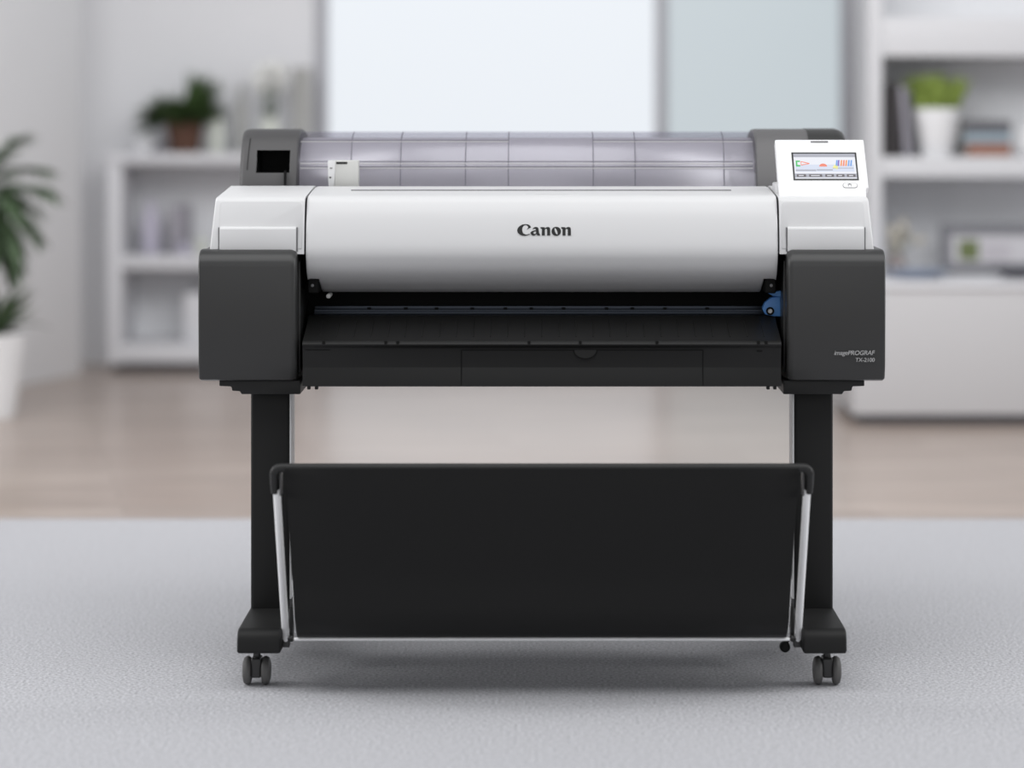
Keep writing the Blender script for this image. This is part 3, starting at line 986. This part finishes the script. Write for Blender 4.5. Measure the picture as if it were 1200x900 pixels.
# ------------------------------------------------------------------ left shelving
SY = 5.9
k = (SY + 5) / FPX
Z = lambda py: CAM_H - (py - HY) * k
X = lambda px: (px - CX) * k
LS = thing('bookshelf', 'low white open bookshelf against the back wall, left of the printer', 'bookshelf', (X(245), SY + 0.19, -0.006))
def lsp(name, bm, m):
    o = obj(name, bm, m, LS)
    o.data.transform(Matrix.Translation(-Vector(LS.location)))
    return o
lsp('side_panel', box(X(125), X(142), SY, SY + 0.37, 0.03, Z(191), 0.003), M['shelf'])
lsp('side_panel', box(X(352), X(368), SY, SY + 0.37, 0.03, Z(191), 0.003), M['shelf'])
lsp('top_board', box(X(123), X(370), SY - 0.01, SY + 0.37, Z(192), Z(180), 0.004), M['shelf'])
lsp('shelf_board', box(X(142), X(352), SY + 0.004, SY + 0.36, Z(315), Z(300), 0.003), M['shelf'])
lsp('bottom_board', box(X(142), X(352), SY, SY + 0.37, Z(425), Z(403), 0.003), M['shelf'])
lsp('back_panel', box(X(142), X(352), SY + 0.355, SY + 0.37, Z(410), Z(191)), M['shelf_back'])
lsp('shadow_plinth', box(X(130), X(363), SY + 0.06, SY + 0.36, -0.006, Z(424)), M['book_slate'])  # dark colour stands in for the shadow gap under the bookshelf
ztop, zmid, zlow = Z(180), Z(300), Z(403)
YS = SY + 0.17

fp_ = thing('potted_fern', 'bushy green fern in a terracotta pot on top of the left bookshelf', 'potted plant', (X(210), YS, ztop))
obj('pot', pot_bm(0.060, 0.080, 0.125), M['terracotta'], fp_)
obj('soil', lathe([(0, 0.112), (0.066, 0.110), (0.066, 0.104), (0, 0.104)], 24), M['soil'], fp_)
random.seed(5)
bm = bmesh.new()
for q in range(330):
    a = random.uniform(0, 2 * math.pi)
    r = 0.06 * math.sqrt(random.random())
    blade(bm, (r * math.cos(a), r * math.sin(a), 0.118), (math.cos(a), math.sin(a), random.uniform(0.4, 2.2)), random.uniform(0.10, 0.17), 0.013 * random.uniform(0.7, 1.2), random.uniform(0.2, 1.1), 6, random.uniform(-0.6, 0.6))
for q in range(70):
    blade(bm, (0.03, 0, 0.14), (random.uniform(-0.1, 0.75), random.uniform(-0.3, 0.3), 0.8), random.uniform(0.14, 0.225), 0.012, random.uniform(0.0, 0.4), 6, random.uniform(-0.6, 0.6))
for q in range(60):
    blade(bm, (-0.03, 0, 0.12), (-random.uniform(0.6, 1.0), random.uniform(-0.3, 0.3), random.uniform(0.3, 0.9)), random.uniform(0.14, 0.21), 0.012, random.uniform(0.5, 1.4), 6, random.uniform(-0.6, 0.6))
obj('foliage', bm, M['fern'], fp_, 60)

SH = 'ornaments on the left bookshelf'
def vase(name, label, cat, px, Y, zb, prof, m, group=SH, n=28):
    kk = (Y + 5) / FPX
    return tag(obj(name, lathe(prof, n), m, None, 40, ((px - CX) * kk, Y, zb)), label, cat, group)

vase('bowl', 'small pale bowl left of the terracotta pot on the bookshelf', 'bowl', 167, YS - 0.02, ztop,
     [(0, 0), (0.025, 0), (0.030, 0.006), (0.055, 0.035), (0.060, 0.058), (0.057, 0.058), (0.050, 0.034), (0, 0.012)], M['pot'])
bk = tag(obj('box', box(-0.055, 0.055, -0.08, 0.08, 0, 0.030, 0.003), M['book_grey'], None, 35, (X(170), YS + 0.12, ztop)),
         'flat grey box behind the pale bowl on the bookshelf', 'box', SH)
vase('jar', 'small cream lidded jar right of the terracotta pot', 'jar', 254, YS, ztop,
     [(0, 0), (0.030, 0), (0.034, 0.006), (0.034, 0.110), (0.026, 0.125), (0.026, 0.135), (0.010, 0.140), (0.010, 0.150), (0, 0.152)], M['pale_green'])
vase('bottle', 'tall slim grey bottle right of the cream jar', 'bottle', 283, YS + 0.05, ztop,
     [(0, 0), (0.026, 0), (0.028, 0.006), (0.028, 0.19), (0.014, 0.225), (0.013, 0.275), (0.016, 0.28), (0, 0.28)], M['grey_vase'])
fv = thing('flower_vase', 'white vase with large white flower heads beside the slim grey bottle', 'vase', (X(312), YS - 0.02, ztop), SH)
obj('vase_body', lathe([(0, 0), (0.036, 0), (0.046, 0.03), (0.050, 0.07), (0.040, 0.115), (0.032, 0.14), (0.036, 0.15), (0.030, 0.15), (0.028, 0.13), (0, 0.12)], 28), M['pale_green'], fv)
random.seed(8)
bm = bmesh.new()
for q in range(9):
    c = Vector((random.uniform(-0.045, 0.045), random.uniform(-0.04, 0.04), random.uniform(0.24, 0.355)))
    for j in range(22):
        d = Vector((random.gauss(0, 1), random.gauss(0, 1), random.gauss(0, 1) + 0.4)).normalized()
        blade(bm, c, d, 0.045, 0.015, 0.5, 3, random.uniform(-1, 1))
obj('flower_head', bm, mat('white_petal', srgb(248, 248, 246), 0.7), fv, 60)
bm = bmesh.new()
for q in range(9):
    x, y = random.uniform(-0.04, 0.04), random.uniform(-0.03, 0.03)
    tube_into(bm, [(x * 0.3, y * 0.3, 0.125), (x * 0.6, y * 0.6, 0.2), (x, y, 0.27)], 0.003, 6)
    blade(bm, (x * 0.4, y * 0.4, 0.15), (random.uniform(-1, 1), random.uniform(-1, 1), 0.9), 0.07, 0.012, 0.8, 4)
obj('stem', bm, M['palm'], fv, 60)
vase('vase', 'added tall grey vase in place of wall shading, right end of the bookshelf', 'vase', 354, YS + 0.03, ztop,  # made-up vase, its grey stands in for shading on the pillar behind
     [(0, 0), (0.040, 0), (0.045, 0.006), (0.042, 0.34), (0.044, 0.355), (0.037, 0.355), (0.035, 0.33), (0, 0.32)], M['grey_vase'])
vase('bottle', 'lilac bottle standing alone on the middle shelf of the bookshelf', 'bottle', 177, YS, zmid,
     [(0, 0), (0.035, 0), (0.038, 0.005), (0.038, 0.15), (0.020, 0.18), (0.018, 0.215), (0.021, 0.22), (0, 0.22)], M['lilac'])
tag(obj('folder', box(-0.03, 0.03, -0.11, 0.11, 0, 0.20, 0.003), M['book_grey'], None, 35, (X(203), YS + 0.05, zmid)),
    'grey upright box file beside the lilac bottle on the middle shelf', 'box file', SH)
vase('jar', 'small pale jar on the middle shelf, nearest the printer', 'jar', 236, YS - 0.05, zmid,
     [(0, 0), (0.028, 0), (0.032, 0.005), (0.032, 0.05), (0.024, 0.06), (0.024, 0.068), (0, 0.07)], M['pale_green'])
vase('cup', 'lilac low cup beside the small pale jar on the middle shelf', 'cup', 217, YS - 0.06, zmid,
     [(0, 0), (0.022, 0), (0.026, 0.006), (0.032, 0.045), (0.029, 0.045), (0.024, 0.010), (0, 0.008)], M['lilac'])
tag(obj('storage_box', box(-0.085, 0.085, -0.12, 0.12, 0, 0.20, 0.006), M['shelf'], None, 35, (X(236), YS + 0.04, zlow)),
    'pale storage box on the bottom shelf of the bookshelf', 'box', SH)

# ------------------------------------------------------------------ planter at the left edge
pl = thing('potted_palm', 'tall green palm in a tapered white floor planter by the left wall', 'potted plant', (-1.955, 4.29, -0.006))
obj('planter', pot_bm(0.115, 0.160, 0.300, 0.012), M['pot'], pl)
obj('soil', lathe([(0, 0.29), (0.143, 0.286), (0.143, 0.275), (0, 0.275)], 32), M['soil'], pl)
random.seed(21)
bm = bmesh.new()
for q in range(70):
    a = random.uniform(0, 2 * math.pi)
    blade(bm, (0.06 * math.cos(a), 0.06 * math.sin(a), 0.29), (math.cos(a), math.sin(a), random.uniform(0.9, 2.6)), random.uniform(0.12, 0.24), 0.016, random.uniform(0.3, 1.4), 6, random.uniform(-0.5, 0.5))
obj('lower_leaves', bm, M['palm'], pl, 60)
bm = bmesh.new()
for q in range(4):
    a = q * 1.6
    tube_into(bm, [(0.02 * math.cos(a), 0.02 * math.sin(a), 0.28), (0.03 * math.cos(a) - 0.02, 0.03 * math.sin(a), 0.5), (0.05 * math.cos(a) - 0.02, 0.05 * math.sin(a), 0.76)], [0.010, 0.008, 0.006], 8)
obj('trunk', bm, M['taupe'], pl)
bm = bmesh.new()
fronds = [((0.9, 0.5, 0.35), 0.20, 1.0, 0.78), ((0.85, -0.5, 0.30), 0.20, 1.1, 0.78), ((0.5, -0.6, -0.6), 0.22, 0.6, 0.76), ((0.45, 0.3, -0.8), 0.24, 0.4, 0.74), ((1.0, -0.15, 0.42), 0.25, 0.7, 0.79), ((0.95, -0.1, 0.20), 0.22, 1.2, 0.74), ((0.8, -0.4, -0.1), 0.24, 1.4, 0.76), ((0.75, 0.2, 0.75), 0.22, 0.9, 0.80), ((0.62, -0.2, -0.45), 0.24, 0.8, 0.74),
          ((0.4, 0.4, 1.0), 0.22, 0.6, 0.80), ((-0.5, 0.3, 1.0), 0.25, 0.8, 0.80), ((-0.9, -0.2, 0.5), 0.28, 1.0, 0.78), ((-0.7, -0.6, 0.3), 0.28, 1.2, 0.76), ((0.15, -0.8, 0.7), 0.24, 1.2, 0.78)]
for d, ln, dp, z0 in fronds:
    d0 = Vector(d).normalized()
    p = Vector((-0.01, 0, z0))
    dd = d0.copy()
    pts = []
    for i in range(14):
        pts.append((p.copy(), dd.copy()))
        dd = (dd + Vector((0, 0, -dp / 13))).normalized()
        p = p + dd * ln / 13
    tube_into(bm, [q[0] for q in pts], 0.003, 6)
    for q, e in pts[2:]:
        sd = e.cross(Vector((0, 0, 1))).normalized()
        for sg in (-1, 1):
            for rep in (0, 1):
                blade(bm, q, e * 1.1 + sd * sg * (0.55 + 0.4 * rep) + Vector((0, 0, random.uniform(-0.2, 0.2))), random.uniform(0.07, 0.12), 0.0105, random.uniform(0.3, 1.0), 4, random.uniform(-0.4, 0.4))
obj('fronds', bm, M['palm'], pl, 60)

# ------------------------------------------------------------------ right sideboard and shelving
CY = 4.06
kc = (CY + 5) / FPX
zc = CAM_H - (331 - HY) * kc
xk = (1000 - CX) * kc
SB = thing('sideboard', 'long low white sideboard with plain front, right of the printer', 'sideboard', (1.7, CY + 0.35, -0.006))
def sbp(name, bm, m):
    o = obj(name, bm, m, SB)
    o.data.transform(Matrix.Translation(-Vector(SB.location)))
    return o
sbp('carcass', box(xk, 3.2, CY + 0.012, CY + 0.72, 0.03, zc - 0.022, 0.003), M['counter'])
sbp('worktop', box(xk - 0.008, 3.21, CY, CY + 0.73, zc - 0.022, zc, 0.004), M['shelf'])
sbp('shadow_plinth', box(xk + 0.03, 3.17, CY + 0.05, CY + 0.70, -0.006, 0.032), M['book_slate'])  # dark colour paints in the shadow line along the sideboard base

RY = 4.42
kr = (RY + 5) / FPX
XR = lambda px: (px - CX) * kr
ZR = lambda py: CAM_H - (py - HY) * kr
RS = thing('shelf_unit', 'tall white shelf unit standing on the sideboard at the right', 'shelf unit', (1.9, RY + 0.18, zc))
def rsp(name, bm, m):
    o = obj(name, bm, m, RS)
    o.data.transform(Matrix.Translation(-Vector(RS.location)))
    return o
rsp('side_panel', box(XR(1018), XR(1034), RY, RY + 0.36, zc, 2.0, 0.003), M['unit'])
rsp('side_panel', box(3.0, 3.05, RY, RY + 0.36, zc, 2.0, 0.003), M['shelf'])
rsp('shelf_board', box(XR(1034), 3.0, RY + 0.004, RY + 0.345, ZR(208), ZR(184), 0.003), M['unit'])
rsp('top_board', box(XR(1034), 3.0, RY + 0.004, RY + 0.345, ZR(66), ZR(20), 0.003), M['unit'])
rsp('back_panel', box(XR(1034), 3.0, RY + 0.345, RY + 0.36, zc, 2.0), M['shelf_back'])
zsh = ZR(184)
YR = RY + 0.14
kk = (YR + 5) / FPX
XI = lambda px: (px - CX) * kk

def book(name, label, px, Y, zb, w, d, h, m, lean=0.0, flat=False):
    t = thing(name, label, 'book', ((px - CX) * (Y + 5) / FPX, Y, zb), 'books on the right shelf unit')
    c = 0.003
    if flat:
        pg = box(-w / 2 + 0.004, w / 2 - 0.004, -d / 2 + 0.004, d / 2 - 0.002, c, h - c)
        cv = merge(box(-w / 2, w / 2, -d / 2, d / 2, 0, c), box(-w / 2, w / 2, -d / 2, d / 2, h - c, h), box(-w / 2, w / 2, -d / 2, -d / 2 + c, 0, h))
    else:
        pg = box(c, w - c, -d / 2 + 0.002, d / 2 - 0.004, 0.004, h - 0.004)
        cv = merge(box(0, c, -d / 2, d / 2, 0, h), box(w - c, w, -d / 2, d / 2, 0, h), box(0, w, -d / 2, -d / 2 + c, 0, h))
    obj('cover', cv, m, t, 0)
    obj('pages', pg, M['paper'], t, 0)
    t.rotation_euler = (0, lean, 0)
    return t

book('book', 'thick black upright book against the white upright of the shelf unit', 1036.5, YR, zsh, 0.036, 0.19, 0.262, M['book_black'])
book('book', 'grey book leaning between the black book and a slate book', 1055.2, YR, zsh + 0.0005, 0.026, 0.18, 0.250, M['book_grey'], -0.075)
book('book', 'slate leaning book next to the white pot of grass', 1064.2, YR, zsh + 0.0005, 0.018, 0.17, 0.240, M['book_slate'], -0.077)
b0 = book('book', 'brown book at the bottom of the flat stack right of the grass pot', 1155, YR, zsh, 0.155, 0.15, 0.048, M['book_brown'], 0, True)
b1 = book('book', 'pale blue book in the middle of the flat stack on the shelf unit', 1153, YR, zsh + 0.048, 0.165, 0.14, 0.040, M['book_blue'], 0, True)
b2 = book('book', 'dark slate book on top of the flat stack of books', 1154, YR, zsh + 0.088, 0.165, 0.14, 0.040, M['book_slate'], 0, True)
gpt = thing('potted_grass', 'bright green grass in a tapered white pot on the right shelf unit', 'potted plant', (XI(1095), YR - 0.03, zsh))
obj('pot', pot_bm(0.058, 0.088, 0.172, 0.006), M['pot'], gpt)
obj('soil', lathe([(0, 0.160), (0.076, 0.157), (0.076, 0.150), (0, 0.150)], 24), M['soil'], gpt)
random.seed(31)
bm = bmesh.new()
for q in range(340):
    a = random.uniform(0, 2 * math.pi)
    r = 0.074 * math.sqrt(random.random())
    blade(bm, (r * math.cos(a), r * math.sin(a), 0.155), (math.cos(a) * r * 4.5, math.sin(a) * r * 4.5, 1), random.uniform(0.08, 0.15), 0.0055, random.uniform(0.1, 0.7), 4, random.uniform(-1, 1))
obj('grass_blades', bm, M['grass'], gpt, 60)
tag(obj('vase', lathe([(0, 0), (0.035, 0), (0.040, 0.006), (0.048, 0.05), (0.040, 0.09), (0.022, 0.115), (0.026, 0.125), (0.020, 0.125), (0.016, 0.11), (0, 0.10)], 28), M['pot'], None, 40,
        (XI(1206), YR - 0.08, zsh)), 'white round vase right of the flat book stack', 'vase')

# things on the sideboard
FY = 4.55
kf = (FY + 5) / FPX
pf = thing('picture_frame', 'grey picture frame with a green square photo leaning on the sideboard', 'picture frame', ((1166 - CX) * kf, FY, zc), None)
fw, fh = 0.190, 0.178
fb = bmesh.new()
t_ = 0.036
for (a0, a1, c0, c1) in ((-fw, fw, 0, t_), (-fw, fw, fh - t_, fh), (-fw, -fw + t_, t_, fh - t_), (fw - t_, fw, t_, fh - t_)):
    box_into(fb, a0, a1, -0.010, 0.012, c0, c1)
obj('frame', fb, M['photo_frame'], pf, 0)
obj('mount_board', box(-fw + t_, fw - t_, 0.0, 0.006, t_, fh - t_), M['mat_board'], pf, 0)
obj('green_photo', box(-0.125, -0.052, -0.002, 0.002, t_ + 0.012, fh - t_ - 0.022), M['pic_green'], pf, 0)
obj('grey_photo', box(-0.035, 0.06, -0.002, 0.002, t_ + 0.012, fh - t_ - 0.034), M['pic_grey'], pf, 0)
pf.rotation_euler = (math.radians(-10), 0, 0)
pf.location.y = FY + 0.02
dY = 4.30
kd = (dY + 5) / FPX
tag(obj('dish', lathe([(0, 0), (0.06, 0), (0.07, 0.006), (0.115, 0.026), (0.118, 0.030), (0.112, 0.030), (0.066, 0.012), (0, 0.010)], 36), M['dish'], None, 40, ((1074 - CX) * kd, dY, zc)),
    'shallow blue-grey dish on the sideboard', 'dish')
fl_ = thing('flower_vase', 'small taupe vase with pale blossom behind the dish on the sideboard', 'vase', ((1050 - CX) * (4.5 + 5) / FPX, 4.5, zc))
obj('vase_body', lathe([(0, 0), (0.024, 0), (0.034, 0.02), (0.036, 0.045), (0.022, 0.068), (0.024, 0.075), (0.019, 0.075), (0.017, 0.06), (0, 0.05)], 28), M['taupe'], fl_)
random.seed(44)
bm = bmesh.new()
b2m = bmesh.new()
for q in range(9):
    tip = Vector((random.uniform(-0.02, 0.10), random.uniform(-0.05, 0.05), random.uniform(0.10, 0.20)))
    tube_into(b2m, [(0, 0, 0.055), tip * 0.5 + Vector((0, 0, 0.04)), tip], 0.002, 6)
    for j in range(14):
        blade(bm, tip, (random.gauss(0, 1), random.gauss(0, 1), random.gauss(0, 1)), 0.024, 0.008, 0.3, 3, random.uniform(-1, 1))
obj('blossom', bm, M['pale_flower'], fl_, 60)
obj('stem', b2m, M['palm'], fl_, 60)
tag(obj('bowl', lathe([(0, 0), (0.04, 0), (0.046, 0.006), (0.080, 0.030), (0.085, 0.038), (0.080, 0.038), (0.045, 0.012), (0, 0.010)], 32), M['book_slate'], None, 40,
        ((1190 - CX) * kd, 4.26, zc)), 'dark slate bowl in front of the picture frame', 'bowl')
